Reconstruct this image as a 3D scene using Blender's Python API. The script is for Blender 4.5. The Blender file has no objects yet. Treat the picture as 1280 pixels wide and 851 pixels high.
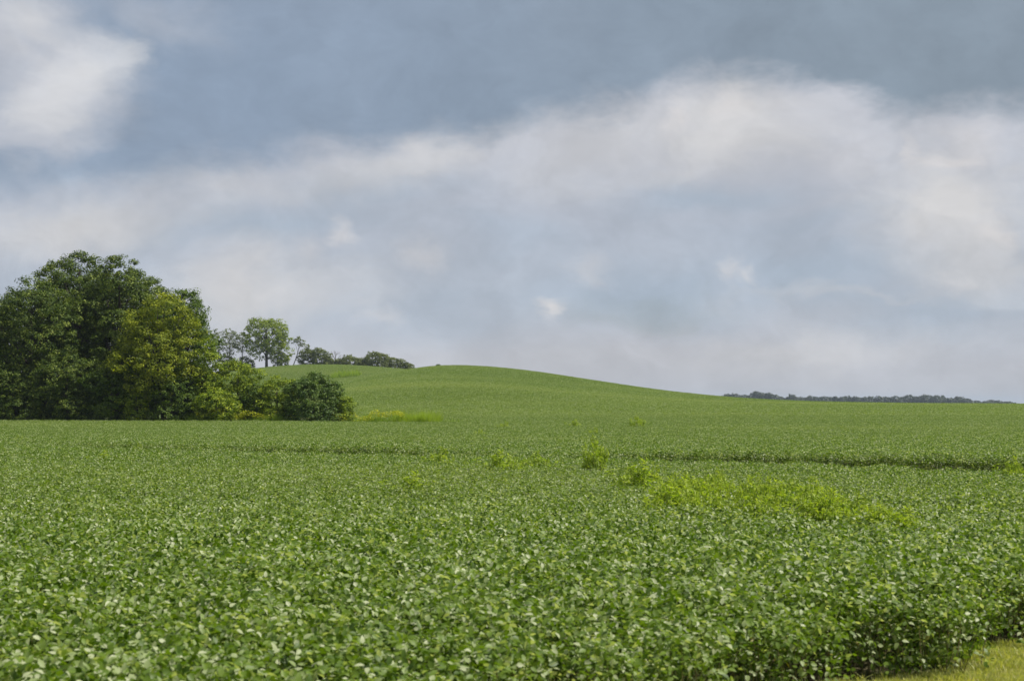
import bpy, math, random
import numpy as np

C = bpy.context.scene.collection
S = bpy.context.scene
R = math.radians
F = 1758.0            # focal length in photo pixels (1280 wide)
EYE = 2.3
HZ = 505.0            # photo row of the eye-level horizon

# ------------------------------------------------------------------ camera
cam_d = bpy.data.cameras.new('camera'); cam = bpy.data.objects.new('camera', cam_d); C.objects.link(cam)
cam_d.sensor_width = 36; cam_d.lens = F/1280*36; cam_d.clip_start = .1; cam_d.clip_end = 20000
cam.location = (0, 0, EYE); cam.rotation_euler = (R(90) + math.atan((HZ-425.5)/F), 0, 0)
cam_d.dof.use_dof = True; cam_d.dof.focus_distance = 70; cam_d.dof.aperture_fstop = 3.6
S.camera = cam

# ------------------------------------------------------------------ sun, exposure
SUN_EL, SUN_AZ = R(57), R(90)
sl = bpy.data.lights.new('sun', 'SUN'); sl.energy = 5.0; sl.angle = R(.53); sl.color = (1, .955, .88)
so = bpy.data.objects.new('sun', sl); C.objects.link(so)
so.rotation_euler = (R(90)-SUN_EL, 0, math.pi-SUN_AZ); so.location = (40, 30, 60)
S.view_settings.view_transform = 'Standard'; S.view_settings.look = 'None'
S.view_settings.exposure = 0; S.view_settings.gamma = 1; S.view_settings.use_curve_mapping = False
S.cycles.max_bounces = 6; S.cycles.diffuse_bounces = 3; S.cycles.glossy_bounces = 2
S.cycles.transmission_bounces = 3; S.cycles.volume_bounces = 0; S.cycles.transparent_max_bounces = 4
S.cycles.caustics_reflective = False; S.cycles.caustics_refractive = False

# ------------------------------------------------------------------ node helpers
class NT:
    def __init__(s, tree): s.t = tree; s.n = tree.nodes; s.l = tree.links
    def put(s, v, sock):
        if v is None: return
        if isinstance(v, bpy.types.NodeSocket): s.l.new(v, sock)
        elif isinstance(v, (tuple, list)) and len(v) == 3 and len(sock.default_value) == 4: sock.default_value = (*v, 1)
        else: sock.default_value = v
    def m(s, op, a, b=None, c=None, clamp=False):
        n = s.n.new('ShaderNodeMath'); n.operation = op; n.use_clamp = clamp
        for v, k in zip((a, b, c), n.inputs): s.put(v, k)
        return n.outputs[0]
    def vm(s, op, a, b=None, scale=None):
        n = s.n.new('ShaderNodeVectorMath'); n.operation = op
        s.put(a, n.inputs[0]); s.put(b, n.inputs[1])
        if scale is not None: s.put(scale, n.inputs['Scale'])
        return n.outputs['Value'] if op in ('LENGTH', 'DOT_PRODUCT') else n.outputs[0]
    def rng(s, v, a, b, c=0., d=1., t='SMOOTHSTEP'):
        n = s.n.new('ShaderNodeMapRange'); n.interpolation_type = t; n.clamp = True
        for x, k in zip((v, a, b, c, d), n.inputs): s.put(x, k)
        return n.outputs[0]
    def mix(s, f, a, b, mode='MIX'):
        n = s.n.new('ShaderNodeMix'); n.data_type = 'RGBA'; n.blend_type = mode; n.clamp_factor = True
        s.put(f, n.inputs[0]); s.put(a, n.inputs[6]); s.put(b, n.inputs[7]); return n.outputs[2]
    def noise(s, vec, scale, detail=4, rough=.55, dist=0., col=False):
        n = s.n.new('ShaderNodeTexNoise'); s.put(vec, n.inputs['Vector'])
        for k, v in (('Scale', scale), ('Detail', detail), ('Roughness', rough), ('Distortion', dist)): n.inputs[k].default_value = v
        return n.outputs[1 if col else 0]
    def ramp(s, f, stops):
        n = s.n.new('ShaderNodeValToRGB'); s.put(f, n.inputs[0]); cr = n.color_ramp
        while len(cr.elements) < len(stops): cr.elements.new(.5)
        for e, (p, c) in zip(cr.elements, stops): e.position = p; e.color = (*c, 1)
        return n.outputs[0]
    def comb(s, x, y, z=0.):
        n = s.n.new('ShaderNodeCombineXYZ')
        for v, k in zip((x, y, z), n.inputs): s.put(v, k)
        return n.outputs[0]

# ------------------------------------------------------------------ sky
def make_world():
    w = bpy.data.worlds.new('World'); S.world = w; w.use_nodes = True
    t = w.node_tree; t.nodes.clear(); N = NT(t)
    out = t.nodes.new('ShaderNodeOutputWorld'); bg = t.nodes.new('ShaderNodeBackground'); t.links.new(bg.outputs[0], out.inputs[0])
    sky = t.nodes.new('ShaderNodeTexSky'); sky.sky_type = 'NISHITA'; sky.sun_disc = False
    sky.sun_elevation = SUN_EL; sky.sun_rotation = SUN_AZ; sky.dust_density = 2.5; sky.air_density = 1.; sky.altitude = 100
    tc = t.nodes.new('ShaderNodeTexCoord'); d = tc.outputs['Generated']
    sp = t.nodes.new('ShaderNodeSeparateXYZ'); t.links.new(d, sp.inputs[0]); x, y, z = sp.outputs
    # azimuth and slope of the direction, in units of 1000 = one radian
    az = N.m('ARCTAN2', x, y)
    hor = N.m('MAXIMUM', N.m('SQRT', N.m('ADD', N.m('MULTIPLY', x, x), N.m('MULTIPLY', y, y))), .02)
    el = N.m('DIVIDE', z, hor)
    AZ = N.m('MULTIPLY', az, 1000.); EL = N.m('MULTIPLY', el, 1000.)
    P0 = N.comb(AZ, EL)
    def warp(p, amp, scale, det):
        n = N.noise(N.vm('MULTIPLY', p, (.0007, .00125, .001)), scale, det, .6, 0, True)
        return N.vm('ADD', p, N.vm('MULTIPLY', N.vm('SUBTRACT', n, (.5, .5, .5)), (amp*1.2, amp*.75, 0.)))
    Psoft = warp(P0, 130., 7., 4)
    Pmid = warp(warp(P0, 80., 8., 2), 60., 24., 5)
    Pedge = warp(warp(P0, 34., 12., 2), 62., 26., 6)
    Pcr = warp(warp(warp(P0, 46., 14., 2), 26., 45., 3), 11., 120., 3)
    def pos(px, py):
        u = (px-640)/F; return 1000*math.atan(u), 1000*(HZ-py)/F/math.sqrt(1+u*u)
    def blob(p, px, py, rx, ry, rot=0, inner=0.):
        a, e = pos(px, py); k = 1000/F
        mp = t.nodes.new('ShaderNodeMapping'); mp.vector_type = 'TEXTURE'; t.links.new(p, mp.inputs[0])
        mp.inputs['Location'].default_value = (a, e, 0); mp.inputs['Rotation'].default_value = (0, 0, R(rot))
        mp.inputs['Scale'].default_value = (rx*k, ry*k, 1e6)
        return N.rng(N.vm('LENGTH', mp.outputs[0]), 1., inner)
    def layer(col, c, amt, b): return N.mix(N.m('MULTIPLY', b, amt), col, c)
    fine = N.noise(N.vm('SCALE', Psoft, None, .001), 14, 6, .55)
    big = N.noise(N.vm('SCALE', P0, None, .001), 5, 4, .5)
    # base: pale veil, whiter towards the ground
    eN = N.m('ADD', EL, N.m('MULTIPLY', N.m('SUBTRACT', big, .5), 60.))
    col = N.ramp(N.rng(eN, 0, 330, 0, 1, 'LINEAR'), [(0., (.525, .53, .565)), (.10, (.51, .525, .57)), (.22, (.445, .50, .58)), (.38, (.45, .495, .575)),
                 (.55, (.51, .535, .60)), (.75, (.56, .575, .63)), (1., (.56, .57, .62))])
    W = (.635, .632, .64); G = (.40, .435, .50); B = (.365, .455, .56); DB = (.262, .335, .438)
    lump = N.rng(N.noise(N.vm('MULTIPLY', Pcr, (.0007, .0013, .001)), 11, 7, .55), .34, .56, .55, 1.12)
    bil = N.noise(N.vm('MULTIPLY', Pmid, (.0007, .0012, .001)), 9, 8, .58)
    # blue-grey pools
    for a in [(800, 370, 190, 55, 0, .55), (560, 395, 150, 50, 4, .35), (330, 290, 230, 38, 4, .55), (60, 215, 200, 45, 3, .7), (880, 250, 150, 42, 0, .55),
              (1040, 340, 200, 45, -3, .5), (470, 240, 200, 50, 8, .35), (1180, 400, 200, 30, 0, .35), (640, 300, 150, 40, -10, .3), (1010, 290, 180, 30, 5, .3)]:
        col = layer(col, B, a[5], blob(Psoft, *a[:5]))
    # pale banks
    for a in [(90, 285, 210, 50, 8, .75), (330, 360, 190, 75, 0, .85), (520, 190, 260, 50, 16, .6), (230, 235, 160, 35, 0, .4), (980, 440, 300, 40, 0, .45), (880, 160, 260, 80, 0, .75), (1200, 250, 190, 140, 0, .95),
              (440, 345, 130, 60, 0, .25), (920, 125, 110, 60, 0, .6), (1230, 340, 130, 60, 0, .45), (640, 460, 260, 45, 0, .2), (1060, 440, 200, 30, 0, .2), (720, 210, 150, 50, 0, .35), (1030, 373, 190, 12, 1, .28)]:
        col = layer(col, W, a[5], N.m('MULTIPLY', blob(Pmid, *a[:5]), lump))
    # the open sky in one thin gap
    col = N.mix(N.m('MULTIPLY', blob(Pmid, 800, 385, 170, 26, 0), .25), col, N.vm('SCALE', sky.outputs[0], None, .1))
    # the heavy cloud base across the top
    fc = t.nodes.new('ShaderNodeFloatCurve'); cv = fc.mapping.curves[0]
    pts = [(-400, 215), (0, 222), (130, 205), (230, 200), (330, 192), (400, 178), (500, 163), (600, 150), (700, 138), (760, 120), (820, 100), (880, 86), (960, 84),
           (1020, 100), (1060, 126), (1130, 146), (1180, 140), (1280, 144), (1700, 140)]
    f = lambda px: (pos(px, 0)[0]+600)/1200
    cp = [(f(a), (300-b)/300) for a, b in pts]
    cv.points[0].location = cp[0]; cv.points[1].location = cp[-1]
    for q in cp[1:-1]: cv.points.new(*q)
    fc.mapping.update()
    sm = t.nodes.new('ShaderNodeSeparateXYZ'); t.links.new(Pedge, sm.inputs[0])
    t.links.new(N.rng(sm.outputs[0], -600, 600, 0, 1, 'LINEAR'), fc.inputs['Value'])
    edge = N.m('MULTIPLY', N.m('ADD', N.m('MULTIPLY', fc.outputs[0], 300.), HZ-300.), 1000/F*.97)
    sm2 = t.nodes.new('ShaderNodeSeparateXYZ'); t.links.new(Pedge, sm2.inputs[0])
    dd = N.m('SUBTRACT', sm2.outputs[1], edge)
    dk = N.rng(dd, N.rng(AZ, -260, -60, -34., -15.), 17.)
    dcol = N.mix(N.rng(AZ, -260, 330), (.256, .332, .445), (.238, .300, .368))
    dcol = N.mix(N.m('MULTIPLY', N.rng(dd, 60, 170), .35), dcol, (.30, .355, .45))
    dcol = N.mix(N.m('MULTIPLY', N.rng(big, .4, .75), .14), dcol, (.36, .41, .49))
    col = N.mix(N.m('MULTIPLY', dk, .96), col, dcol)
    # white heaps in front of it, upper left
    for a in [(10, 40, 150, 120, 0, .8), (60, 120, 150, 95, 25, .8), (20, 180, 120, 50, 10, .55), (215, 10, 130, 50, -20, .3)]:
        col = layer(col, (.60, .61, .655), a[5], blob(Pmid, *a[:5]))
    for a in [(95, 85, 80, 65, 35, .75), (45, 130, 65, 50, 20, .6), (145, 60, 45, 40, 30, .5), (20, 20, 60, 50, 0, .55), (60, 160, 50, 30, 0, .4)]:
        col = layer(col, (.715, .72, .735), a[5], blob(Pcr, *a[:5]))
    col = layer(col, (.44, .48, .56), .55, blob(Pmid, 25, 55, 70, 26, -35))
    # small bright scraps
    for a in [(690, 385, 28, 26, 30, .7), (430, 286, 30, 34, -20, .45), (912, 335, 30, 24, 35, .4), (942, 341, 26, 20, 20, .4), (1190, 196, 84, 24, 0, .6),
              (1132, 183, 18, 28, 25, .4), (848, 142, 28, 34, 0, .45), (925, 118, 45, 40, 0, .4), (1255, 300, 45, 26, -15, .5), (1220, 165, 60, 35, 0, .35),
              (735, 335, 44, 34, -20, .3), (525, 320, 44, 32, 0, .35), (475, 402, 50, 20, 0, .3),
              (385, 305, 28, 30, 0, .25), (290, 350, 60, 40, 0, .2), (1180, 350, 45, 30, 0, .25), (1060, 200, 60, 50, 0, .2)]:
        col = layer(col, (.74, .71, .70), a[5], blob(Pcr, *a[:5]))
    # lumps of lit and shaded cloud
    col = N.vm('SCALE', col, None, N.m('ADD', 1., N.m('MULTIPLY', N.m('SUBTRACT', N.rng(bil, .42, .57), .5), N.rng(dk, 0, 1, .085, .035))))
    # cloud grain
    g = N.rng(fine, .25, .75, .90, 1.10, 'LINEAR')
    gf = N.noise(N.vm('SCALE', Pcr, None, .001), 40, 5, .6)
    g = N.m('MULTIPLY', g, N.rng(gf, .25, .75, .955, 1.045, 'LINEAR'))
    col = N.vm('SCALE', col, None, g)
    # overhead and behind: broken bright and dark cloud with some open sky
    on = N.noise(d, 2.2, 5, .55, .3)
    over = N.ramp(on, [(.38, (.20, .245, .31)), (.5, (.34, .365, .41)), (.66, (.75, .74, .72))])
    over = N.mix(N.rng(on, .62, .5, 0, .25), over, N.vm('SCALE', sky.outputs[0], None, .1))
    w1 = N.rng(EL, 330, 700); w2 = N.rng(N.m('ABSOLUTE', az), .45, .8)
    col = N.mix(N.m('MAXIMUM', w1, w2), col, over)
    t.links.new(N.vm('SCALE', col, None, 10.), bg.inputs[0]); bg.inputs[1].default_value = .1
    w.cycles.sampling_method = 'MANUAL'; w.cycles.sample_map_resolution = 512
make_world()

# ------------------------------------------------------------------ general helpers
def at(px, Y): return (px-640)/F*Y
def tag(o, label=None, cat=None, group=None, kind=None):
    for k, v in (('label', label), ('category', cat), ('group', group), ('kind', kind)):
        if v: o[k] = v
    return o
def empty(name, loc, rz=0):
    o = bpy.data.objects.new(name, None); C.objects.link(o); o.location = loc; o.rotation_euler.z = rz
    o.empty_display_size = .3; return o

class MB:
    """numpy mesh collector"""
    def __init__(s): s.v = []; s.f3 = []; s.f4 = []; s.t = []; s.m3 = []; s.m4 = []; s.n = 0
    def add(s, v, f, tint=0., mat=0):
        v = np.asarray(v, float).reshape(-1, 3); f = np.asarray(f, int)
        s.v.append(v); s.t.append(np.broadcast_to(np.asarray(tint, float), (len(v),)))
        (s.f3 if f.shape[1] == 3 else s.f4).append(f + s.n); (s.m3 if f.shape[1] == 3 else s.m4).append(np.full(len(f), mat))
        s.n += len(v)
    def more(s, f, mat=0):      # faces on the last-added vertices
        f = np.asarray(f, int) + s.n - len(s.v[-1])
        (s.f3 if f.shape[1] == 3 else s.f4).append(f); (s.m3 if f.shape[1] == 3 else s.m4).append(np.full(len(f), mat))
    def tube(s, pts, rad, sides=6, mat=0, tint=.5):
        pts = np.asarray(pts, float); n = len(pts); d = np.gradient(pts, axis=0); d /= np.linalg.norm(d, axis=1)[:, None]+1e-9
        ref = np.where(np.abs(d[:, 2:3]) > .9, [[1., 0, 0]], [[0, 0, 1.]]); a = np.cross(d, ref); a /= np.linalg.norm(a, axis=1)[:, None]; b = np.cross(d, a)
        th = np.arange(sides)/sides*2*np.pi
        v = pts[:, None] + np.asarray(rad)[:, None, None]*(a[:, None]*np.cos(th)[None, :, None] + b[:, None]*np.sin(th)[None, :, None])
        f = [[i*sides+k, i*sides+(k+1) % sides, (i+1)*sides+(k+1) % sides, (i+1)*sides+k] for i in range(n-1) for k in range(sides)]
        s.add(v.reshape(-1, 3), f, tint, mat)
    def mesh(s, name, mats, smooth=False):
        me = bpy.data.meshes.new(name)
        v = np.concatenate(s.v); f3 = np.concatenate(s.f3) if s.f3 else np.zeros((0, 3), int); f4 = np.concatenate(s.f4) if s.f4 else np.zeros((0, 4), int)
        me.vertices.add(len(v)); me.vertices.foreach_set('co', v.astype('f').ravel())
        loops = np.concatenate([f3.ravel(), f4.ravel()]); me.loops.add(len(loops)); me.loops.foreach_set('vertex_index', loops.astype('i'))
        me.polygons.add(len(f3)+len(f4))
        st = np.concatenate([np.arange(len(f3))*3, len(f3)*3+np.arange(len(f4))*4]); me.polygons.foreach_set('loop_start', st.astype('i'))
        mi = np.concatenate([*s.m3, *s.m4]); me.polygons.foreach_set('material_index', mi.astype('i'))
        if smooth: me.polygons.foreach_set('use_smooth', np.ones(len(mi), bool))
        at_ = me.attributes.new('tint', 'FLOAT', 'POINT'); at_.data.foreach_set('value', np.concatenate(s.t).astype('f'))
        for m in mats: me.materials.append(m)
        me.update(calc_edges=True); return me
    def build(s, name, mats, parent=None, smooth=False):
        if not isinstance(mats, (list, tuple)): mats = [mats]
        o = bpy.data.objects.new(name, s.mesh(name, mats, smooth)); C.objects.link(o); o.parent = parent; return o

def sst(a, b, x):
    t = np.clip((x-a)/(b-a), 0, 1); return t*t*(3-2*t)
def terrain(x, y):
    x = np.asarray(x, float); y = np.asarray(y, float)
    h = 1.42*sst(75, 240, y)*(1-sst(260, 520, y))-1.0*sst(300, 600, y)*(1-sst(900, 1400, y))
    dx = x+13; sx = np.where(dx > 0, 33., 22.)
    h = h+8.9*np.exp(-(np.abs(dx)/sx)**1.9/2)*np.exp(-((y-335)/60.)**2/2)
    dx = x+10; sx = np.where(dx > 0, 17., 15.)
    h = h+2.5*np.exp(-(dx/sx)**2/2)*np.exp(-((y-215)/26.)**2/2)
    dx = x+62
    h = h+14.4*np.exp(-(dx/45.)**2/2)*np.exp(-((y-455)/55.)**2/2)
    h = h+.10*np.sin(x*.05+1)*np.sin(y*.045)*sst(20, 60, y)
    return h
def tz(x, y): return float(terrain(x, y))

# cheap value noise for placement
_rs = np.random.RandomState(7); _tab = _rs.rand(256, 256)
def vnoise(x, y, s):
    x = np.asarray(x)/s; y = np.asarray(y)/s; xi = np.floor(x).astype(int); yi = np.floor(y).astype(int); fx = x-xi; fy = y-yi
    fx = fx*fx*(3-2*fx); fy = fy*fy*(3-2*fy); T = lambda a, b: _tab[a % 256, b % 256]
    return (T(xi, yi)*(1-fx)+T(xi+1, yi)*fx)*(1-fy)+(T(xi, yi+1)*(1-fx)+T(xi+1, yi+1)*fx)*fy

# ------------------------------------------------------------------ materials
def leaf_mat(name, dark, mid, light, rough=.45, trans=.3, spec=.5, inst=None, tcol=None, blotch=None):
    m = bpy.data.materials.new(name); m.use_nodes = True; t = m.node_tree; t.nodes.clear(); N = NT(t)
    out = t.nodes.new('ShaderNodeOutputMaterial'); p = t.nodes.new('ShaderNodeBsdfPrincipled')
    a = t.nodes.new('ShaderNodeAttribute'); a.attribute_name = 'tint'
    col = N.ramp(a.outputs['Fac'], [(0., dark), (.55, mid), (1., light)])
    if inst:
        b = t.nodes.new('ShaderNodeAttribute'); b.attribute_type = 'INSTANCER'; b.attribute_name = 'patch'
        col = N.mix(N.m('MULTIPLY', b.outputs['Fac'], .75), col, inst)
    if blotch:
        g = t.nodes.new('ShaderNodeNewGeometry'); col = N.mix(N.m('MULTIPLY', N.rng(N.noise(g.outputs['Position'], blotch[1], 2), .45, .65), .6), col, blotch[0])
    N.put(col, p.inputs['Base Color']); p.inputs['Roughness'].default_value = rough; p.inputs['Specular IOR Level'].default_value = spec
    tr = t.nodes.new('ShaderNodeBsdfTranslucent')
    N.put(N.mix(1., col, tcol or (1.5, 1.6, .5), 'MULTIPLY'), tr.inputs[0])
    mx = t.nodes.new('ShaderNodeMixShader'); mx.inputs[0].default_value = trans
    t.links.new(p.outputs[0], mx.inputs[1]); t.links.new(tr.outputs[0], mx.inputs[2]); t.links.new(mx.outputs[0], out.inputs[0])
    return m
def plain_mat(name, c1, c2, scale=3., rough=.85, bump=0.):
    m = bpy.data.materials.new(name); m.use_nodes = True; t = m.node_tree; N = NT(t); p = t.nodes['Principled BSDF']
    g = t.nodes.new('ShaderNodeNewGeometry'); n = N.noise(g.outputs['Position'], scale, 5, .65)
    N.put(N.mix(N.rng(n, .35, .65), c1, c2), p.inputs['Base Color']); p.inputs['Roughness'].default_value = rough
    if bump:
        b = t.nodes.new('ShaderNodeBump'); b.inputs['Distance'].default_value = bump; N.put(n, b.inputs['Height']); t.links.new(b.outputs[0], p.inputs['Normal'])
    return m
M = {}
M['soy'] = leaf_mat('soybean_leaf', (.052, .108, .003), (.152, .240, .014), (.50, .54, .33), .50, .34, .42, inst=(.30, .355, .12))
M['soystem'] = plain_mat('soybean_stem', (.10, .13, .03), (.20, .15, .06), 9)
M['soyyel'] = leaf_mat('yellowed_leaf', (.22, .20, .03), (.30, .26, .04), (.34, .30, .08), .5, .3)
M['weed'] = leaf_mat('weed_leaf', (.12, .22, .012), (.29, .385, .035), (.47, .53, .10), .6, .42)
M['weedstem'] = plain_mat('weed_stem', (.16, .2, .05), (.2, .16, .07), 6)
M['oak'] = leaf_mat('oak_leaf', (.014, .034, .005), (.080, .13, .012), (.27, .32, .055), .6, .22, .25)
M['walnut'] = leaf_mat('yellowish_leaf', (.055, .09, .005), (.205, .25, .012), (.44, .46, .035), .6, .3, .25)
M['green'] = leaf_mat('green_leaf', (.02, .05, .005), (.09, .15, .013), (.18, .24, .03), .6, .28, .25)
M['shrub'] = leaf_mat('shrub_leaf', (.05, .10, .005), (.20, .275, .014), (.42, .47, .035), .6, .3, .25)
M['darkshrub'] = leaf_mat('round_shrub_leaf', (.022, .055, .006), (.08, .145, .016), (.20, .27, .045), .55, .22, .3)
M['hilltree'] = leaf_mat('hill_tree_leaf', (.09, .14, .008), (.20, .26, .015), (.34, .39, .03), .6, .35, .25)
M['hillshrub'] = leaf_mat('hill_shrub_leaf', (.07, .10, .020), (.14, .17, .04), (.23, .26, .07), .6, .3, .25)
M['far'] = leaf_mat('far_leaf', (.020, .036, .016), (.032, .052, .022), (.05, .075, .03), .6, .2)
M['bark'] = plain_mat('bark', (.045, .035, .027), (.10, .085, .068), 5, .9, .03)
M['palebark'] = plain_mat('pale_bark', (.13, .12, .11), (.24, .22, .20), 4, .9, .02)
M['gold'] = leaf_mat('goldenrod_flower', (.26, .33, .015), (.42, .44, .02), (.60, .55, .03), .6, .3)
M['tallgrass'] = leaf_mat('tall_grass', (.14, .23, .015), (.25, .36, .025), (.36, .45, .05), .55, .4)
M['turf'] = leaf_mat('turf_blade', (.29, .33, .08), (.46, .47, .14), (.64, .58, .28), .55, .35)

# ------------------------------------------------------------------ ground
def edge_s(x, y):      # >0 on the mown verge, <0 in the crop
    x = np.asarray(x, float); y = np.asarray(y, float)
    return (x-3.68)*.68-(y-11.75)*.733+.10*np.sin(x*3.1)+.05*np.sin(x*8.3+y*2)
def wood_mask(x, y):   # the strip of unmown ground the wood stands on
    x = np.asarray(x, float); y = np.asarray(y, float)
    px = 640+F*x/np.maximum(y, 1)
    return (y > 112.5+np.sin(x*.3)*.4) & (y < 175-.4*(x+60)*0) & (px < 448+np.clip(118-y, 0, 6)*15) & (x > -95)
def ground():
    xs = np.concatenate([[-6000, -3000, -1500, -800, -450], np.arange(-300, -60, 6), np.arange(-60, 60, 1.5), np.arange(60, 300, 6), [300, 450, 800, 1500, 3000, 6000]])
    ys = np.concatenate([[-3000, -1000, -300, -100, -40], np.arange(-20, 0, 2.5), np.arange(0, 24, .4), np.arange(24, 130, 1.5), np.arange(130, 700, 4), [700, 800, 1000, 1300, 1800, 2500, 4000, 7000]])
    X, Y = np.meshgrid(xs, ys); Z = terrain(X, Y)
    nx, ny = len(xs), len(ys); i = (np.arange(ny-1)[:, None]*nx+np.arange(nx-1)[None]).ravel()
    b = MB(); b.add(np.stack([X, Y, Z], -1).reshape(-1, 3), np.stack([i, i+1, i+1+nx, i+nx], -1), 0)
    m = bpy.data.materials.new('soil_and_turf'); m.use_nodes = True; t = m.node_tree; N = NT(t); p = t.nodes['Principled BSDF']
    g = t.nodes.new('ShaderNodeNewGeometry'); P = g.outputs['Position']; sp = t.nodes.new('ShaderNodeSeparateXYZ'); t.links.new(P, sp.inputs[0])
    n1 = N.noise(P, 2.2, 6, .65); n2 = N.noise(P, 14, 5, .7); n3 = N.noise(P, .9, 3)
    soil = N.mix(n2, (.06, .048, .03), (.13, .10, .062)); soil = N.mix(N.rng(n1, .4, .6, 0, .6), soil, (.05, .075, .02))
    s = N.m('SUBTRACT', N.m('MULTIPLY', N.m('SUBTRACT', sp.outputs[0], 3.68), .68), N.m('MULTIPLY', N.m('SUBTRACT', sp.outputs[1], 11.75), .733))
    s = N.m('ADD', s, N.m('MULTIPLY', N.m('SUBTRACT', n1, .5), .5))
    turf = N.mix(N.rng(n2, .3, .7), (.33, .32, .11), (.48, .43, .21))
    dirt = N.mix(n2, (.38, .27, .17), (.52, .39, .25))
    turf = N.mix(N.m('MULTIPLY', N.rng(s, .75, .15), N.rng(n3, .42, .55)), turf, dirt)
    col = N.mix(N.rng(s, -.06, .06), soil, turf)
    far = N.mix(N.rng(n3, .35, .65), (.06, .10, .022), (.085, .13, .03))
    col = N.mix(N.rng(sp.outputs[1], 100, 200), col, far)
    N.put(col, p.inputs['Base Color']); p.inputs['Roughness'].default_value = .95; p.inputs['Specular IOR Level'].default_value = .1
    bp = t.nodes.new('ShaderNodeBump'); bp.inputs['Distance'].default_value = .03; N.put(n2, bp.inputs['Height']); t.links.new(bp.outputs[0], p.inputs['Normal'])
    tag(b.build('ground', m, smooth=True), kind='structure')
ground()

# ------------------------------------------------------------------ plant sources for the ground cover
rng = np.random.RandomState(11)
def rot_xyz(v, pitch, roll, yaw):
    # v (n,k,3), angles (n,)
    c, s = np.cos(roll)[:, None], np.sin(roll)[:, None]; x = v[..., 0]*c+v[..., 2]*s; z = -v[..., 0]*s+v[..., 2]*c; y = v[..., 1]
    c, s = np.cos(pitch)[:, None], np.sin(pitch)[:, None]; y, z = y*c-z*s, y*s+z*c
    c, s = np.cos(yaw)[:, None], np.sin(yaw)[:, None]; return np.stack([x*c-y*s, x*s+y*c, z], -1)
LEAF8 = np.array([[0, 0, 0], [0, .4, -.03], [0, .75, -.04], [0, 1, -.12], [-.25, .28, .05], [-.21, .62, .02], [.25, .28, .05], [.21, .62, .02]])
LEAF8F3 = [[0, 1, 4], [5, 2, 3], [0, 6, 1], [7, 3, 2]]; LEAF8F4 = [[4, 1, 2, 5], [6, 7, 2, 1]]
LEAF4 = np.array([[0, 0, 0], [-.27, .42, .05], [0, 1, -.06], [.27, .42, .05]]); LEAF4F = [[0, 3, 2], [0, 2, 1]]
def soy_clump(name, n, rad, H, L, detail, seed, low=.0, stems=0, var=1.):
    r = np.random.RandomState(seed); b = MB()
    a = r.rand(n)*2*np.pi; q = rad*np.sqrt(r.rand(n)); c = np.stack([q*np.cos(a), q*np.sin(a)], -1)
    hb = H*(1-.16*(q/rad)**2)+.07*np.sin(c[:, 0]*11+seed)*np.cos(c[:, 1]*9+seed*2)
    z = hb*(1-np.abs(r.normal(0, .10, n)))
    k = r.rand(n) < low; z[k] = hb[k]*r.uniform(.2, .85, k.sum())
    yaw0 = r.rand(n)*2*np.pi; tip = np.stack([c[:, 0], c[:, 1], z], -1)
    tint0 = np.clip(r.normal(.42, .24*var, n), 0, 1)
    tmpl = LEAF8 if detail else LEAF4
    for j, dy in enumerate((0, 1.9, -1.9)):
        sc = L*r.uniform(.75, 1.2, n)
        v = tmpl[None]*sc[:, None, None]*np.array([1.15, 1, 1])
        v = v + np.array([0, .02, 0])
        pitch = r.normal(-.15, .58, n); roll = r.normal(0, .58, n)
        v = rot_xyz(v, pitch, roll, yaw0+dy+r.normal(0, .3, n)) + tip[:, None]
        t = np.clip(tint0+r.normal(0, .18*var, n)+(r.rand(n) < .19)*.42*var, 0, 1)
        nv = len(tmpl); off = (np.arange(n)*nv)[:, None, None]
        tt = np.repeat(t, nv)
        yel = 1 if False else 0
        if detail:
            b.add(v.reshape(-1, 3), (np.array(LEAF8F3)[None]+off).reshape(-1, 3), tt); b.more((np.array(LEAF8F4)[None]+off).reshape(-1, 4))
        else: b.add(v.reshape(-1, 3), (np.array(LEAF4F)[None]+off).reshape(-1, 3), tt)
    for i in range(stems):
        p = tip[r.randint(n)]; q0 = np.array([p[0]*.5, p[1]*.5, 0]); b.tube([q0, (q0+p)/2+[.02, .01, .05], p], [.006, .004, .002], 4, 1)
    if detail:     # a few yellowed leaves low in the canopy
        n2 = 2; v = LEAF8[None]*L*np.ones((n2, 1, 1)); v = rot_xyz(v, r.normal(-.4, .5, n2), r.normal(0, .5, n2), r.rand(n2)*6.28)
        v += np.stack([r.uniform(-rad, rad, n2)*.7, r.uniform(-rad, rad, n2)*.7, r.uniform(.3, .8, n2)*H], -1)[:, None]
        off = (np.arange(n2)*8)[:, None, None]; b.add(v.reshape(-1, 3), (np.array(LEAF8F3)[None]+off).reshape(-1, 3), .5, 2); b.more((np.array(LEAF8F4)[None]+off).reshape(-1, 4), 2)
    return bpy.data.objects.new(name, b.mesh(name, [M['soy'], M['soystem'], M['soyyel']], smooth=detail))
def source(name, objs):
    c = bpy.data.collections.new(name)
    for o in objs: c.objects.link(o)
    return c
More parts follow.
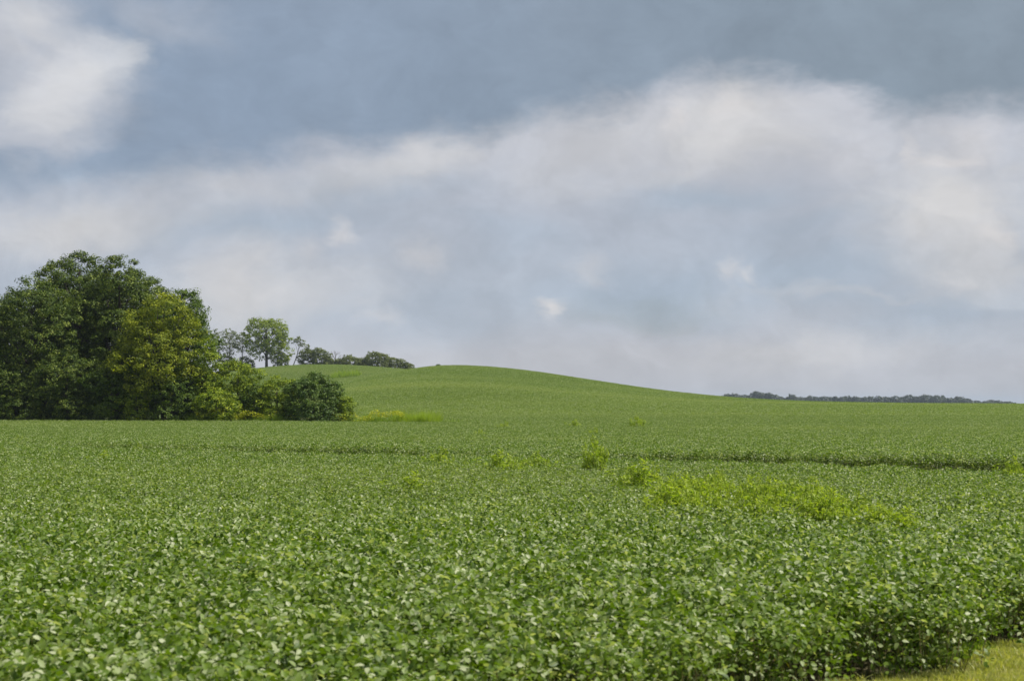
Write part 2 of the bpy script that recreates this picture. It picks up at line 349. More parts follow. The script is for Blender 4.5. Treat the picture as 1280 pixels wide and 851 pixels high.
def scatter(name, coll, pts, scl, patch, nvar, label, cat=None, tilt=None):
    n = len(pts); me = bpy.data.meshes.new(name); me.vertices.add(n); me.vertices.foreach_set('co', np.asarray(pts, 'f').ravel())
    r = np.random.RandomState(n % 1000)
    for k, ty, val in (('scl', 'FLOAT', scl), ('patch', 'FLOAT', patch), ('yaw', 'FLOAT', r.rand(n)*6.283)):
        q = me.attributes.new(k, ty, 'POINT'); q.data.foreach_set('value', np.clip(np.asarray(val, 'f'), 0, None))
    q = me.attributes.new('pick', 'INT', 'POINT'); q.data.foreach_set('value', r.randint(0, nvar, n).astype('i'))
    me.update(); o = bpy.data.objects.new(name, me); C.objects.link(o)
    ng = bpy.data.node_groups.new(name+'_nodes', 'GeometryNodeTree')
    ng.interface.new_socket('Geometry', in_out='INPUT', socket_type='NodeSocketGeometry'); ng.interface.new_socket('Geometry', in_out='OUTPUT', socket_type='NodeSocketGeometry')
    nn = ng.nodes; ll = ng.links; gi = nn.new('NodeGroupInput'); go = nn.new('NodeGroupOutput')
    ci = nn.new('GeometryNodeCollectionInfo'); ci.inputs['Collection'].default_value = coll; ci.inputs['Separate Children'].default_value = True; ci.inputs['Reset Children'].default_value = True
    ip = nn.new('GeometryNodeInstanceOnPoints'); ip.inputs['Pick Instance'].default_value = True
    def na(nm, ty):
        q = nn.new('GeometryNodeInputNamedAttribute'); q.data_type = ty; q.inputs['Name'].default_value = nm; return q.outputs['Attribute']
    cx = nn.new('ShaderNodeCombineXYZ'); ll.new(na('yaw', 'FLOAT'), cx.inputs[2])
    ll.new(gi.outputs[0], ip.inputs['Points']); ll.new(ci.outputs[0], ip.inputs['Instance']); ll.new(na('pick', 'INT'), ip.inputs['Instance Index'])
    e2r = nn.new('FunctionNodeEulerToRotation'); ll.new(cx.outputs[0], e2r.inputs[0]); ll.new(e2r.outputs[0], ip.inputs['Rotation'])
    ll.new(na('scl', 'FLOAT'), ip.inputs['Scale']); ll.new(ip.outputs[0], go.inputs[0])
    md = o.modifiers.new('scatter', 'NODES'); md.node_group = ng
    tag(o, label, cat, kind='stuff'); return o

near = source('soy_near', [soy_clump('soybean_clump', 140, .36, .78, .061, True, 20+i, .36, 5) for i in range(5)])
midc = source('soy_mid', [soy_clump('soybean_tuft', 220, .44, .78, .053, False, 40+i, .12) for i in range(5)])
farc = source('soy_far', [soy_clump('soybean_patch', 420, 1.15, .78, .088, False, 60+i, .05, 0, .75) for i in range(4)])

def gap_line(x):       # the wheel track across the field: y of its centre, half width
    y = 42.4-.675*x+1.2*np.sin(x*.13)-.3*np.sin(x*.5+1)
    w = np.interp(x, [-16, -13, -8, -3, 0, 4, 8, 14, 25], [.6, 1.7, 1.9, 1.4, .4, 1.8, 2.6, 3.1, 2.4])*(.8+.45*np.sin(x*1.7)**2)
    return y, w
def soy_points(y0, y1, step, margin, seed):
    r = np.random.RandomState(seed); xm = (.364+.10)*y1+margin
    X, Y = np.meshgrid(np.arange(-xm, xm, step), np.arange(y0, y1, step)); X = X.ravel()+r.uniform(-.45, .45, X.size)*step; Y = Y.ravel()+r.uniform(-.45, .45, Y.size)*step
    k = np.abs(X) < (.364+.08)*Y+margin
    k &= (edge_s(X, Y) < -.20) & ~wood_mask(X, Y)
    gy, gw = gap_line(X); k &= np.abs(Y-gy) > gw+.3
    X, Y = X[k], Y[k]; Z = terrain(X, Y)
    # hide what lies well behind the crests
    nz = vnoise(X, Y*1.8, 6.); n2 = vnoise(X+90, Y*2.2+40, 22.)
    sc = .93+.12*nz+.06*r.rand(len(X))
    e = -edge_s(X, Y); sc *= np.clip(.82+.18*e, .8, 1)
    n3 = vnoise(X*.35+11, Y*1.3, 7.)
    sc *= 1+.10*(Y > gy[k])*(Y < gy[k]+gw[k]+2.5)*(gw[k] > .5)
    patch = np.clip((n2-.52)*.8, 0, .4)+.2*(n3-.5)+.24*sst(60, 200, Y)+.5*np.exp(-((Y-205-(X+10)**2*.004)/7)**2)*(Y > 140)-.24*sst(228, 262, Y)*(1-sst(320, 340, Y))*(np.abs(X-20) < 60)+.3*np.exp(-((Y-318)/10)**2)  # varied crop tone, plus lit crests and shaded hill slope painted into the tint
    return np.stack([X, Y, Z-.02], -1), sc, patch
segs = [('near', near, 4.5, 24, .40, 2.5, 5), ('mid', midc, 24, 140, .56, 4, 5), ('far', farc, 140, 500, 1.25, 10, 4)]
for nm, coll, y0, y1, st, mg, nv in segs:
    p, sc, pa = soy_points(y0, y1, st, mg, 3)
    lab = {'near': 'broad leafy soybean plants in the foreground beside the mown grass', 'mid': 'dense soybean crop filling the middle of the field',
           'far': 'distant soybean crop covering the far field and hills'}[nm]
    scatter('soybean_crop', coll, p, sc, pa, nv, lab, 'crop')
    print(nm, len(p))

# mown verge
def tuft(name, n, rad, h, seed, w=.004):
    r = np.random.RandomState(seed); b = MB()
    a = r.rand(n)*6.28; q = rad*np.sqrt(r.rand(n)); base = np.stack([q*np.cos(a), q*np.sin(a), 0*a], -1); hh = h*r.uniform(.5, 1.2, n)
    d = r.normal(0, .35, (n, 2)); sd = np.stack([np.cos(a+1.3), np.sin(a+1.3), 0*a], -1)*w
    mid = base+np.stack([d[:, 0]*hh*.4, d[:, 1]*hh*.4, hh*.6], -1); top = base+np.stack([d[:, 0]*hh, d[:, 1]*hh, hh], -1)
    v = np.stack([base-sd, base+sd, mid+sd*.8, mid-sd*.8, top], 1); off = (np.arange(n)*5)[:, None, None]
    b.add(v.reshape(-1, 3), (np.array([[0, 1, 2, 3]])[None]+off).reshape(-1, 4), np.repeat(r.rand(n), 5)); b.more((np.array([[3, 2, 4]])[None]+off).reshape(-1, 3))
    return b, bpy.data.objects.new(name, b.mesh(name, [M['turf']]))
turf = source('turf', [tuft('grass_tuft', 40, .07, .05, i)[1] for i in range(4)])
r = np.random.RandomState(5); X = r.uniform(1.0, 10.5, 60000); Y = r.uniform(6.5, 17, 60000); s = edge_s(X, Y)
k = (s > -.42) & (s < 4.5) & ((s > .7) | (vnoise(X, Y, .45) > .40) | (r.rand(len(X)) < .15)); X, Y, s = X[k], Y[k], s[k]
scatter('verge_grass', turf, np.stack([X, Y, terrain(X, Y)], -1), r.uniform(.7, 1.2, len(X))+.9*(s < .12)*r.rand(len(X)), 0*X, 4, 'short mown yellowish grass along the edge of the crop', 'grass')

# ------------------------------------------------------------------ trees
def leaves(b, P, Nrm, size, tint, r, asp=.62, rnd=.45):
    n = len(P); nr = Nrm+r.normal(0, rnd, (n, 3)); nr /= np.linalg.norm(nr, axis=1)[:, None]+1e-9
    u = np.cross(nr, r.normal(0, 1, (n, 3))); u /= np.linalg.norm(u, axis=1)[:, None]+1e-9; w = np.cross(nr, u)
    s = (size*r.uniform(.6, 1.3, n))[:, None]
    v = np.stack([P-u*s*.5, P-w*s*.5*asp+nr*s*.08, P+u*s*.5, P+w*s*.5*asp+nr*s*.08], 1)
    off = (np.arange(n)*4)[:, None]; b.add(v.reshape(-1, 3), np.array([[0, 1, 2, 3]])+off, np.repeat(np.clip(tint, 0, 1), 4))
def lobes_for(H, W, n, base, r, shape=1.):
    out = []
    D = W*.9
    for i in range(n):
        f = (i+.5)/n; zf = base+(1-base)*(.12+.76*f)
        prof = math.sin(math.pi*min(1, max(.0, (zf-base)/(1-base))*.82+.14))**.6*shape
        a = i*2.39996+r.uniform(-.5, .5); q = prof*r.uniform(.45, .78)
        rad = W*r.uniform(.17, .27)
        out.append((math.cos(a)*q*W/2, math.sin(a)*q*D/2, zf*H-rad*.2, rad, rad*r.uniform(.62, .85)))
    out.append((0, 0, H-W*.22, W*.22, W*.2))
    for zf in (.28, .5, .7): out.append((r.uniform(-.05, .05)*W, r.uniform(-.05, .05)*W, H*(base+(1-base)*zf), W*.33, H*(1-base)*.2))
    return out
def crown(H, W, n, base, size, dens, seed, lobes=None, shape=1., cl=.55, rnd=.45):
    r = np.random.RandomState(seed); L = lobes or lobes_for(H, W, n, base, r, shape); b = MB(); LA = np.array(L)
    for (cx, cy, cz, ra, rz) in L:
        area = 4*math.pi*ra*(ra+rz)/2; nc = max(5, int(area*dens/(cl*cl*1.7)))
        d = r.normal(0, 1, (nc, 3)); d[:, 2] += .25; d /= np.linalg.norm(d, axis=1)[:, None]
        c = np.array([cx, cy, cz])+d*np.array([ra, ra, rz])*r.uniform(.72, 1.12, (nc, 1))
        # drop clusters buried in other lobes
        ins = np.zeros(nc, int)
        for (ox, oy, oz, oa, ob) in L: ins += (((c-[ox, oy, oz])/[oa, oa, ob])**2).sum(1) < .45
        c, d = c[ins == 0], d[ins == 0]; nc = len(c)
        if not nc: continue
        k = max(4, int(cl*cl*5.2/(size*size)))
        ct = r.normal(.5, .14, nc); cs = cl*r.uniform(.6, 1.3, nc)
        off_ = r.normal(0, 1, (nc*k, 3)); on_ = np.linalg.norm(off_, axis=1)[:, None]; od = off_/on_
        P = np.repeat(c, k, 0)+od*np.minimum(on_, 1.6)*.5*np.repeat(cs, k)[:, None]*[1, 1, .6]
        t = np.repeat(ct, k)+r.normal(0, .2, nc*k)
        leaves(b, P, np.repeat(d, k, 0)*.5+od*.55+[0, 0, .45], size, t, r, rnd=rnd)
    # keep leaves above the soil
    for v in b.v: v[:, 2] = np.maximum(v[:, 2], .03)
    return b, L
def limbs(L, H, tr, r, base_x=0., lean=(0, 0), trunks=1):
    b = MB()
    for q in range(trunks):
        ox, oy = (0, 0) if trunks == 1 else (r.uniform(-.5, .5)*tr*4, r.uniform(-.5, .5)*tr*4)
        fork = H*.30
        pts = [(ox*.5, oy*.5, -.15), (ox*.6, oy*.6, .3), (ox+lean[0]*.3, oy+lean[1]*.3, fork), (ox+lean[0]*.6, oy, H*.62), (lean[0], lean[1], H*.9)]
        b.tube(pts, [tr*1.5, tr*1.1, tr*.85, tr*.45, tr*.1], 9)
    for (cx, cy, cz, ra, rz) in L:
        f = max(.18, min(.7, (cz/H)*.6)); p0 = np.array([lean[0]*f, lean[1]*f, f*H]); p1 = np.array([cx, cy, cz])
        mid = p0*.5+p1*.5+[0, 0, -.06*H*0+.04*H]; b.tube([p0, mid, p1], [tr*.42, tr*.27, tr*.09], 6)
        for _ in range(3):
            d = r.normal(0, 1, 3); d[2] = abs(d[2]); d /= np.linalg.norm(d); b.tube([p1*.7+mid*.3, p1+d*ra*.45, p1+d*ra*.95], [tr*.13, tr*.07, tr*.02], 4)
    return b
def tree(name, label, cat, px, Y, H, W, mat, n=14, base=.15, size=.2, dens=.9, seed=1, tr=.22, group=None, bark='bark', lobes=None, shape=1., cl=.55, lean=(0, 0), trunks=1, dz=0., rnd=.45, rz=0):
    x = at(px, Y); root = empty(name, (x, Y, tz(x, Y)+dz), rz); tag(root, label, cat, group)
    b, L = crown(H, W, n, base, size, dens, seed, lobes, shape, cl, rnd)
    b.build('crown' if cat == 'tree' else 'foliage', M[mat], root)
    limbs(L, H, tr, np.random.RandomState(seed+500), lean=lean, trunks=trunks).build('trunk' if cat == 'tree' else 'stem', M[bark], root, smooth=True)
    return root
K = 1/F
def hpx(py_top, Y, px, base=None):   # height a thing at (px, Y) needs to reach that row
    return EYE+(HZ-py_top)*K*Y-tz(at(px, Y), Y)
def wpx(w, Y): return w*K*Y
TIERS = [(.6, 0, 9.6, 2.1, 1.3), (-.9, -.5, 8.4, 1.8, 1.2), (1.7, .3, 8.3, 1.7, 1.1), (-1.3, -1, 5.5, 2.3, 1.3), (.8, -1, 5.1, 2.2, 1.3), (-2.9, -.3, 4.9, 1.2, .9), (.1, -.8, 6.9, 2.1, 1.2),
         (2.1, 0, 6.3, 1.5, 1.1), (-.3, -.6, 3.4, 2.0, 1.1), (-2.2, .2, 7.0, 1.2, .8), (2.6, .2, 4.3, 1.2, .9)]
G1 = 'trees of the wood at the left edge of the field'
for px, Y, top, w, mat, n, base, seed, tr, label in [
    (-45, 122, 352, 130, 'oak', 16, .05, 1, .26, 'dark leafy oak cut off by the left edge of the photo'),
    (38, 117, 346, 125, 'oak', 17, .03, 2, .26, 'broad dark oak at the far left of the wood with a flat top'),
    (98, 123, 313, 125, 'oak', 18, .06, 3, .30, 'tallest dark oak of the wood with a knobbly top'),
    (148, 120, 319, 105, 'oak', 17, .06, 4, .28, 'tall dark oak between the tallest oak and the yellowish tree'),
    (182, 126, 343, 100, 'oak', 14, .08, 5, .24, 'rounded dark oak rising behind the yellowish tree'),
    (229, 121, 358, 88, 'green', 15, .08, 6, .22, 'narrow mid green tree at the right end of the tall wood'),
    (196, 114.5, 358, 92, 'walnut', 17, .22, 7, .20, 'yellow green tree standing out in front of the dark oaks')]:
    H = hpx(top, Y, px); W = wpx(w, Y)
    tree('oak_tree' if mat == 'oak' else 'broadleaf_tree', label, 'tree', px, Y, H, W, mat, n, base, .17, .95, seed, tr, G1, lobes=TIERS if seed == 7 else None)
for px, Y, top, w, seed, label in [(8, 131, 372, 110, 61, 'dark oak filling the back of the wood at its left'), (70, 133, 345, 110, 62, 'dark oak hidden behind the broad flat topped oak'),
    (128, 134, 340, 110, 63, 'dark oak seen through gaps behind the tallest oak'), (205, 134, 372, 90, 64, 'dark oak behind the narrow green tree at the right of the wood')]:
    tree('oak_tree', label, 'tree', px, Y, hpx(top, Y, px), wpx(w, Y), 'oak', 12, .0, .24, .8, seed, .24, G1)
G2 = 'shrubs along the foot of the wood'
for px, Y, top, w, mat, n, base, seed, label in [
    (20, 114.5, 455, 85, 'oak', 9, .0, 11, 'dark shaded shrub at the left foot of the wood'),
    (85, 114.2, 440, 90, 'oak', 10, .0, 12, 'dark shaded shrub under the tallest oak'),
    (140, 113.9, 455, 75, 'green', 9, .0, 13, 'dull green shrub with grey sprays left of the yellowish tree'),
    (172, 113.4, 480, 48, 'shrub', 7, .0, 14, 'small shrub with pale yellow sprays below the yellowish tree'),
    (215, 113.6, 470, 70, 'green', 9, .0, 15, 'dark green shrub below the yellowish tree at its right'),
    (256, 115, 422, 48, 'shrub', 12, .0, 16, 'tall vine covered shrub forming a column beside the wood'),
    (240, 117, 450, 60, 'green', 9, .0, 17, 'green shrub filling the space behind the vine column'),
    (298, 115.5, 446, 62, 'shrub', 10, .0, 18, 'vine draped shrub with an arching top right of the vine column'),
    (270, 112.9, 486, 60, 'shrub', 9, .0, 19, 'low yellow green shrub hung with vines at the field edge'),
    (318, 114.5, 478, 44, 'green', 7, .0, 20, 'small green shrub between the vine draped shrub and the bright bush'),
    (346, 114, 470, 58, 'shrub', 9, .0, 21, 'bright yellow green bush left of the round dark bush'),
    (393, 113.6, 463, 86, 'darkshrub', 16, .0, 22, 'round dark green bush at the right end of the wood'),
    (429, 113.4, 492, 34, 'shrub', 6, .0, 23, 'little yellowish bush leaning on the right of the round dark bush')]:
    H = hpx(top, Y, px); W = wpx(w, Y)
    lob = None
    if seed == 22: # round dome reaching the ground
        rr = np.random.RandomState(3); lob = [(0, 0, H*.48, W*.37, H*.45), (-1.3, .2, H*.62, W*.2, H*.2), (1.5, 0, H*.6, W*.15, H*.16), (.2, -.6, H*.25, W*.34, H*.26), (-.9, -.4, H*.3, W*.22, H*.3), (1.1, -.5, H*.38, W*.2, H*.24), (.5, -.3, H*.84, W*.14, H*.13)]+[(math.cos(a)*W*.27, math.sin(a)*W*.27, H*h_, W*s_, W*s_*.85) for h_, o_, s_ in ((.2, 0, .21), (.46, .5, .19), (.68, .2, .15)) for a in (np.arange(6)+o_+rr.rand(6)*.4)*1.047]
    tree('bush', label, 'bush', px, Y, H, W, mat, n, base, .15, 1.0, seed, .04, G2, lobes=lob, cl=.36, trunks=3)

# hilltop trees
G3 = 'trees and scrub on the crest of the back hill'
def hill(name, label, cat, px, Y, top, w, mat, **k):
    return tree(name, label, cat, px, Y, hpx(top, Y, px), wpx(w, Y), mat, group=G3, **k)
YH = 446
hill('broadleaf_tree', 'large rounded yellow green tree on the crest of the back hill', 'tree', 333, YH, 397, 62, 'hilltree', n=18, base=.26, size=.5, dens=.62, seed=31, tr=.45, cl=.8)
hill('thin_tree', 'thin see through tree just left of the large rounded hill tree', 'tree', 287, YH+4, 410, 30, 'hillshrub', n=8, base=.45, size=.4, dens=.35, seed=32, tr=.16, cl=.6, bark='palebark', trunks=2)
hill('thin_tree', 'thin dark tree on the hill half hidden behind the vine column', 'tree', 269, YH+6, 411, 18, 'hillshrub', n=7, base=.3, size=.4, dens=.6, seed=33, tr=.16, cl=.6)
hill('thin_tree', 'sparse tree with bare lower stems touching the left side of the rounded hill tree', 'tree', 303, YH+3, 416, 22, 'hillshrub', n=7, base=.5, size=.4, dens=.35, seed=37, tr=.14, cl=.6, bark='palebark')
hill('leaning_tree', 'small tree leaning to the right beside the large rounded hill tree', 'tree', 366, YH, 421, 26, 'hillshrub', seed=34, size=.42, dens=.6, tr=.16, cl=.6, lean=(3.2, 0),
     lobes=[(2.6, 0, 8.0, 1.5, 1.1), (4.0, .4, 6.6, 1.3, .9), (1.4, .2, 9.2, 1.2, .9), (4.9, -.2, 5.2, 1.0, .7), (.4, .3, 8.0, 1.0, .7)])
for px, top, w, seed, label in [(352, 440, 24, 35, 'low yellowish bush under the right side of the large rounded hill tree'), (385, 436, 30, 36, 'tall grey green bush right of the leaning tree'),
                         (399, 434, 30, 38, 'grey green bush beside the bare branched tree'), (438, 446, 36, 39, 'low grey green bush right of the bare branched tree'),
                         (472, 440, 40, 40, 'domed grey green bush on the crest of the back hill'), (492, 446, 32, 41, 'smaller dome touching the right of the domed hill bush'), (510, 453, 20, 42, 'last low bush at the right end of the hill scrub'),
                         (413, 448, 24, 43, 'low scrub at the foot of the dead tree'), (455, 447, 26, 44, 'low scrub touching the left of the domed hill bush'), (424, 450, 20, 45, 'lowest scrub right of the dead tree'),
                         (284, 440, 26, 46, 'bush below the thin see through tree'), (307, 445, 24, 47, 'bush filling the gap left of the large rounded hill tree')]:
    hill('scrub_bush', label, 'bush', px, YH+2 if seed != 36 else YH+5, top, w, 'hillshrub' if seed != 35 else 'hilltree', n=8, base=0., size=.42, dens=.75, seed=seed, tr=.1, cl=.6)
tiny = (547, 330)
b_ = tree('scrub_bush', 'tiny dark bush alone at the left end of the main hill crest', 'bush', tiny[0], 334, 1.25, 1.3, 'darkshrub', n=4, base=0, size=.25, dens=1, seed=50, tr=.04, cl=.25)
def bare_tree(px, Y, H, label, seed):
    x = at(px, Y); root = empty('bare_tree', (x, Y, tz(x, Y))); tag(root, label, 'tree', G3); r = np.random.RandomState(seed); t = MB(); br = MB()
    t.tube([(0, 0, -.2), (.1, 0, H*.3), (-.1, 0, H*.55)], [.16, .12, .07], 7)
    def grow(p, d, l, rad, dep):
        q = p+d*l; br.tube([p, (p+q)/2+r.normal(0, .04*l, 3), q], [rad, rad*.8, rad*.55], 4)
        if dep:
            for _ in range(3):
                e = d+r.normal(0, .42, 3); e[2] = abs(e[2])*.9+.1; grow(q, e/np.linalg.norm(e), l*.68, rad*.55, dep-1)
    for k in range(6):
        a = k*1.05+r.rand(); grow(np.array([0, 0, H*(.28+.05*k)]), np.array([math.cos(a)*.6, math.sin(a)*.6, .75]), H*.22, .06, 3)
    t.build('trunk', M['palebark'], root); br.build('branches', M['palebark'], root)
bare_tree(419, YH+3, hpx(436, YH, 419), 'bare grey branched dead tree among the hill scrub', 3)
bare_tree(408, YH+6, hpx(441, YH, 408), 'smaller bare tree just left of the dead tree on the hill', 5)

# far wood on the horizon
def far_wood():
    r = np.random.RandomState(77); b = MB(); Y0 = 1500
    px = 888
    while px < 1262:
        Y = Y0+r.uniform(-40, 40)
        env = np.interp(px, [888, 905, 920, 932, 945, 960, 975, 1000, 1100, 1160, 1200, 1222, 1228, 1238, 1252, 1262], [501, 494, 492.5, 495, 490.5, 491.5, 496, 496, 495.5, 494, 497, 500.5, 503, 500.8, 500.8, 503])
        top = env+r.uniform(-1.5, 1.8); H = EYE+(HZ-top)*K*Y; W = r.uniform(7, 15)
        x = at(px, Y); n = 160
        d = r.normal(0, 1, (n, 3)); d /= np.linalg.norm(d, axis=1)[:, None]; d[:, 2] = np.abs(d[:, 2])
        P = np.array([x, Y, H*.35])+d*np.array([W/2, W/2, H*.65])*r.uniform(.8, 1.05, (n, 1)); leaves(b, P, d, 2.0, r.normal(.5, .25, n), r, .8)
        n = 60; P = np.array([x, Y, 0])+np.stack([r.uniform(-W/2, W/2, n), r.uniform(-W/2, W/2, n), r.uniform(0, H*.5, n)], -1); leaves(b, P, np.zeros((n, 3)), 3., r.normal(.4, .2, n), r, .8)
        px += r.uniform(2.2, 5)
    tag(b.build('far_wood', M['far']), 'long low bluish strip of woodland on the horizon at the right', 'wood', kind='stuff')
far_wood()
G4 = 'trees standing out of the far wood'
for px, top, w, seed, label in [(918, 491, 18, 71, 'leftmost lump of the far blue treeline just clear of the hill'), (946, 489.3, 22, 72, 'wide crowned far tree on the hill slope in the blue treeline'),
                                (960, 490.3, 16, 73, 'rounded far tree touching the right of the wide crowned far tree'), (990, 492.3, 14, 74, 'pale upright far tree rising from the dip in the blue treeline'),
                                (1012, 494.3, 10, 75, 'short far tree beside the pale upright one in the blue treeline')]:
    Y = 1440; tree('far_tree', label, 'tree', px, Y, EYE+(HZ-top)*K*Y-tz(at(px, Y), Y), wpx(w, Y), 'far', n=8, base=.1, size=1.6, dens=.8, seed=seed, tr=.3, group=G4, cl=1.8)

# ------------------------------------------------------------------ weeds
def weed_meshes(seed, H, W, nst, lf, narrow=.28):
    r = np.random.RandomState(seed); st = MB(); fo = MB()
    for i in range(nst):
        a = r.rand()*6.28; rad = W*.5*math.sqrt(r.rand()); h = H*r.uniform(.65, 1.05)*(1-.35*(rad/(W*.5))**2)
        tip = np.array([math.cos(a)*rad, math.sin(a)*rad, h]); b0 = tip*[.25, .25, 0]; mid = b0*.45+tip*.55+[0, 0, .05]
        st.tube([b0, mid, tip], [.007, .005, .002], 4)
        t = r.rand(lf)**.6; P = np.where(t[:, None] < .5, b0+(mid-b0)*t[:, None]*2, mid+(tip-mid)*(t[:, None]*2-1))
        P = P+r.normal(0, 1, (lf, 3))*.12*(1.15-t[:, None])
        leaves(fo, P, np.tile([0, 0, .6], (lf, 1)), .085, r.normal(.5, .22, lf)+.25*(t-.5), r, narrow, .8)
    for v in fo.v: v[:, 2] = np.maximum(v[:, 2], .01)
    return st.mesh('stem', [M['weedstem']]), fo.mesh('foliage', [M['weed']])
WM = [weed_meshes(1, 1.0, .75, 15, 75), weed_meshes(2, 1.0, .9, 17, 70), weed_meshes(3, 1.0, .7, 13, 80)]
def weed(px, Y, H, W, label, group=None, k=0, rz=0, name='weed_plant'):
    x = at(px, Y); root = empty(name, (x, Y, tz(x, Y)), rz); root.scale = (W/.78, W/.78, H)
    tag(root, label, 'weed', group)
    for nm, me in zip(('stem', 'foliage'), WM[k % 3]):
        o = bpy.data.objects.new(nm, me); C.objects.link(o); o.parent = root
    return root
G5 = 'weeds growing through the soybeans'
weed(745, 33, 1.62, .8, 'tallest bushy yellow green weed standing alone above the crop', G5, 0)
weed(738, 33.3, 1.35, .55, 'slimmer weed pressed against the left of the tallest weed', G5, 1, 1)
weed(798, 27.5, 1.25, 1.25, 'broad rounded weed between the tallest weed and the wide weed patch', G5, 1)
weed(812, 28.2, 1.2, .7, 'weed at the right shoulder of the broad rounded weed', G5, 2)
weed(783, 28, 1.08, .6, 'low weed at the left foot of the broad rounded weed', G5, 2, 2)
weed(548, 36.5, 1.25, 1., 'pale weed by the wheel track left of the field centre', G5, 2)
weed(560, 36, 1.02, .6, 'low weed just right of the pale one by the wheel track', G5, 0, 2)
weed(580, 35, .98, .5, 'small faint weed between the pale weed and the low weed mass', G5, 1, 2)
weed(622, 34, 1.2, 1.1, 'low spreading weed with a dark foot in the middle of the field', G5, 1)
weed(640, 33.2, 1.14, 1., 'low yellow green weed right of the spreading one', G5, 0, 4)
weed(676, 34.5, 1.2, 1., 'thin weed halfway to the tallest weed', G5, 2, 3)
weed(660, 35, 1.02, .7, 'small weed behind the low ones in the middle of the field', G5, 0, 1)
weed(515, 27, 1.03, 1.2, 'low green weed left of centre in the crop', G5, 1)
weed(797, 98, 1.6, 1.5, 'far bright weed near the foot of the hill', G5, 0)
weed(718, 100, 1.25, 1.4, 'far faint weed left of the bright one near the hill', G5, 1)
weed(630, 96, 1.25, 1.2, 'far weed beyond the grassy strip end', G5, 2)
weed(741, 76, 1.15, 1.0, 'small weed in the far crop above the tallest weed', G5, 2)
weed(602, 72, 1.1, .9, 'small yellowish weed in the far crop behind the low weeds', G5, 0)
weed(28, 59, 1.05, .8, 'pale weed in the far crop near the left edge', G5, 0)
weed(132, 40, 1.0, 1.0, 'yellowish low weed in the crop below the oaks', G5, 1)
weed(172, 48, 1.02, .8, 'faint weed behind the yellowish one below the oaks', G5, 2)
weed(660, 18, .90, .5, 'yellowish low weed close to the camera at the centre', G5, 2)
weed(1262, 32, 1.12, .8, 'weed by the dark track at the right edge', G5, 1)
weed(1275, 30.5, 1.05, .7, 'weed cut off by the right edge below the dark track', G5, 0)
r = np.random.RandomState(9); W_PATCH = 0
for i in range(96):
    px = 835+298*r.rand()**1.75+r.normal(0, 6)
    Y = r.uniform(np.interp(px, [830, 1000, 1130], [21.2, 20.0, 18.4]), np.interp(px, [830, 900, 980, 1060, 1130], [24.5, 27.5, 26, 22, 19.2]))
    H = r.uniform(.86, 1.18)*(1-.14*max(0, (px-1000)/130)); W = r.uniform(.55, 1.0)
    weed(px, Y, H, W, 'feathery yellow green weed in the wide patch right of centre', 'weeds of the wide patch right of centre', i, r.rand()*6.28)

# grassy and flowering strip at the foot of the bushes
r = np.random.RandomState(21); b = MB(); g = MB()
def blade_mass(b, x0, x1, y0, y1, n, h, w, tint):
    X = r.uniform(x0, x1, n)+r.normal(0, .3, n); Y = r.uniform(y0, y1, n); hh = h*r.uniform(.5, 1.15, n)*(.45+.9*vnoise(X, Y, .9)); base = np.stack([X, Y, terrain(X, Y)-.02], -1)
    d = r.normal(0, .22, (n, 2)); a = r.rand(n)*6.28; sd = np.stack([np.cos(a), np.sin(a), 0*a], -1)*w
    mid = base+np.stack([d[:, 0]*hh*.4, d[:, 1]*hh*.4, hh*.6], -1); top = base+np.stack([d[:, 0]*hh, d[:, 1]*hh, hh], -1)
    v = np.stack([base-sd, base+sd, mid+sd*.8, mid-sd*.8, top], 1); off = (np.arange(n)*5)[:, None, None]
    b.add(v.reshape(-1, 3), (np.array([[0, 1, 2, 3]])[None]+off).reshape(-1, 4), np.repeat(np.clip(r.normal(tint, .2, n), 0, 1), 5)); b.more((np.array([[3, 2, 4]])[None]+off).reshape(-1, 3))
blade_mass(b, at(500, 115), at(545, 115), 112.6, 116.5, 9000, 1.5, .016, .85)
blade_mass(b, at(430, 115), at(505, 115), 112.6, 116.5, 6000, 1.15, .018, .45)
blade_mass(b, at(240, 113), at(440, 113), 111.9, 113.2, 7000, 1.15, .02, .4)
blade_mass(b, at(545, 116), at(575, 116), 113, 116, 900, .95, .018, .5)
blade_mass(b, -75, at(240, 113), 112, 113.4, 9000, .9, .02, .15)
blade_mass(b, at(410, 380), at(445, 380), 386, 394, 1500, 2.2, .06, .6)
tag(b.build('tall_grass', M['tallgrass']), 'tall unmown grass along the foot of the wood and bushes', 'grass', kind='stuff')
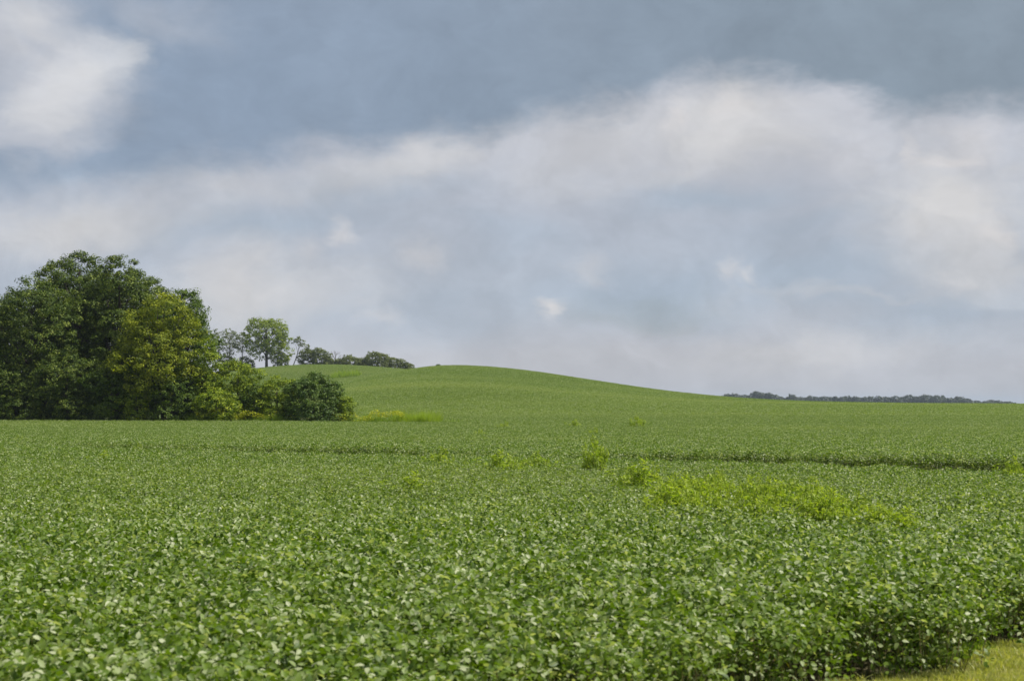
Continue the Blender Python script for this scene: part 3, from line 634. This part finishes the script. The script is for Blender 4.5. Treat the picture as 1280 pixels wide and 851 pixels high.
n = 9000; X = np.concatenate([r.uniform(at(300, 112.5), at(505, 112.5), 6500), r.uniform(at(245, 112.5), at(320, 112.5), 2500)]); Y = r.uniform(111.9, 114., n)
cl = vnoise(X, Y*2, .8); k = cl > .50; X, Y = X[k], Y[k]; n = len(X)
leaves(g, np.stack([X, Y, terrain(X, Y)+r.uniform(.7, 1.1, n)+.75*vnoise(X*1.3, Y, 1.1)], -1), np.tile([0, 0, .6], (n, 1)), .12, r.normal(.5, .25, n), r)
tag(g.build('goldenrod', M['gold']), 'yellow goldenrod flowers in the grass below the bushes', 'wildflowers', kind='stuff')

# grass clump sticking out at the crop edge
for px, Y, lab in [(1192, 12.9, 'spiky grass clump at the crop edge beside the mown grass'), (1160, 12.55, 'low grass clump left of the spiky one at the crop edge'), (1222, 13.1, 'small grass clump right of the spiky one at the crop edge')]:
    bb, o = tuft('grass_clump', 90, .16, .15, int(px), .005); x = at(px, Y); C.objects.link(o); o.location = (x, Y, tz(x, Y)-.005); tag(o, lab, 'grass clump')
    o.data.materials.clear(); o.data.materials.append(M['tallgrass'])

# ------------------------------------------------------------------ haze
def haze():
    x, y0, y1, z0, z1 = 7000, -3500, 8000, -4, 40
    v = [(-x, y0, z0), (x, y0, z0), (x, y1, z0), (-x, y1, z0), (-x, y0, z1), (x, y0, z1), (x, y1, z1), (-x, y1, z1)]
    b = MB(); b.add(v, [[0, 3, 2, 1], [4, 5, 6, 7], [0, 1, 5, 4], [1, 2, 6, 5], [2, 3, 7, 6], [3, 0, 4, 7]])
    m = bpy.data.materials.new('haze'); m.use_nodes = True; t = m.node_tree; t.nodes.clear()
    o = t.nodes.new('ShaderNodeOutputMaterial'); p = t.nodes.new('ShaderNodeVolumePrincipled'); t.links.new(p.outputs[0], o.inputs['Volume'])
    p.inputs['Color'].default_value = (.70, .83, 1, 1); p.inputs['Density'].default_value = .00013; p.inputs['Anisotropy'].default_value = .1
    tag(b.build('haze', m), 'thin pale haze over the fields', 'haze', kind='stuff')
HAZE = True
if HAZE: haze()
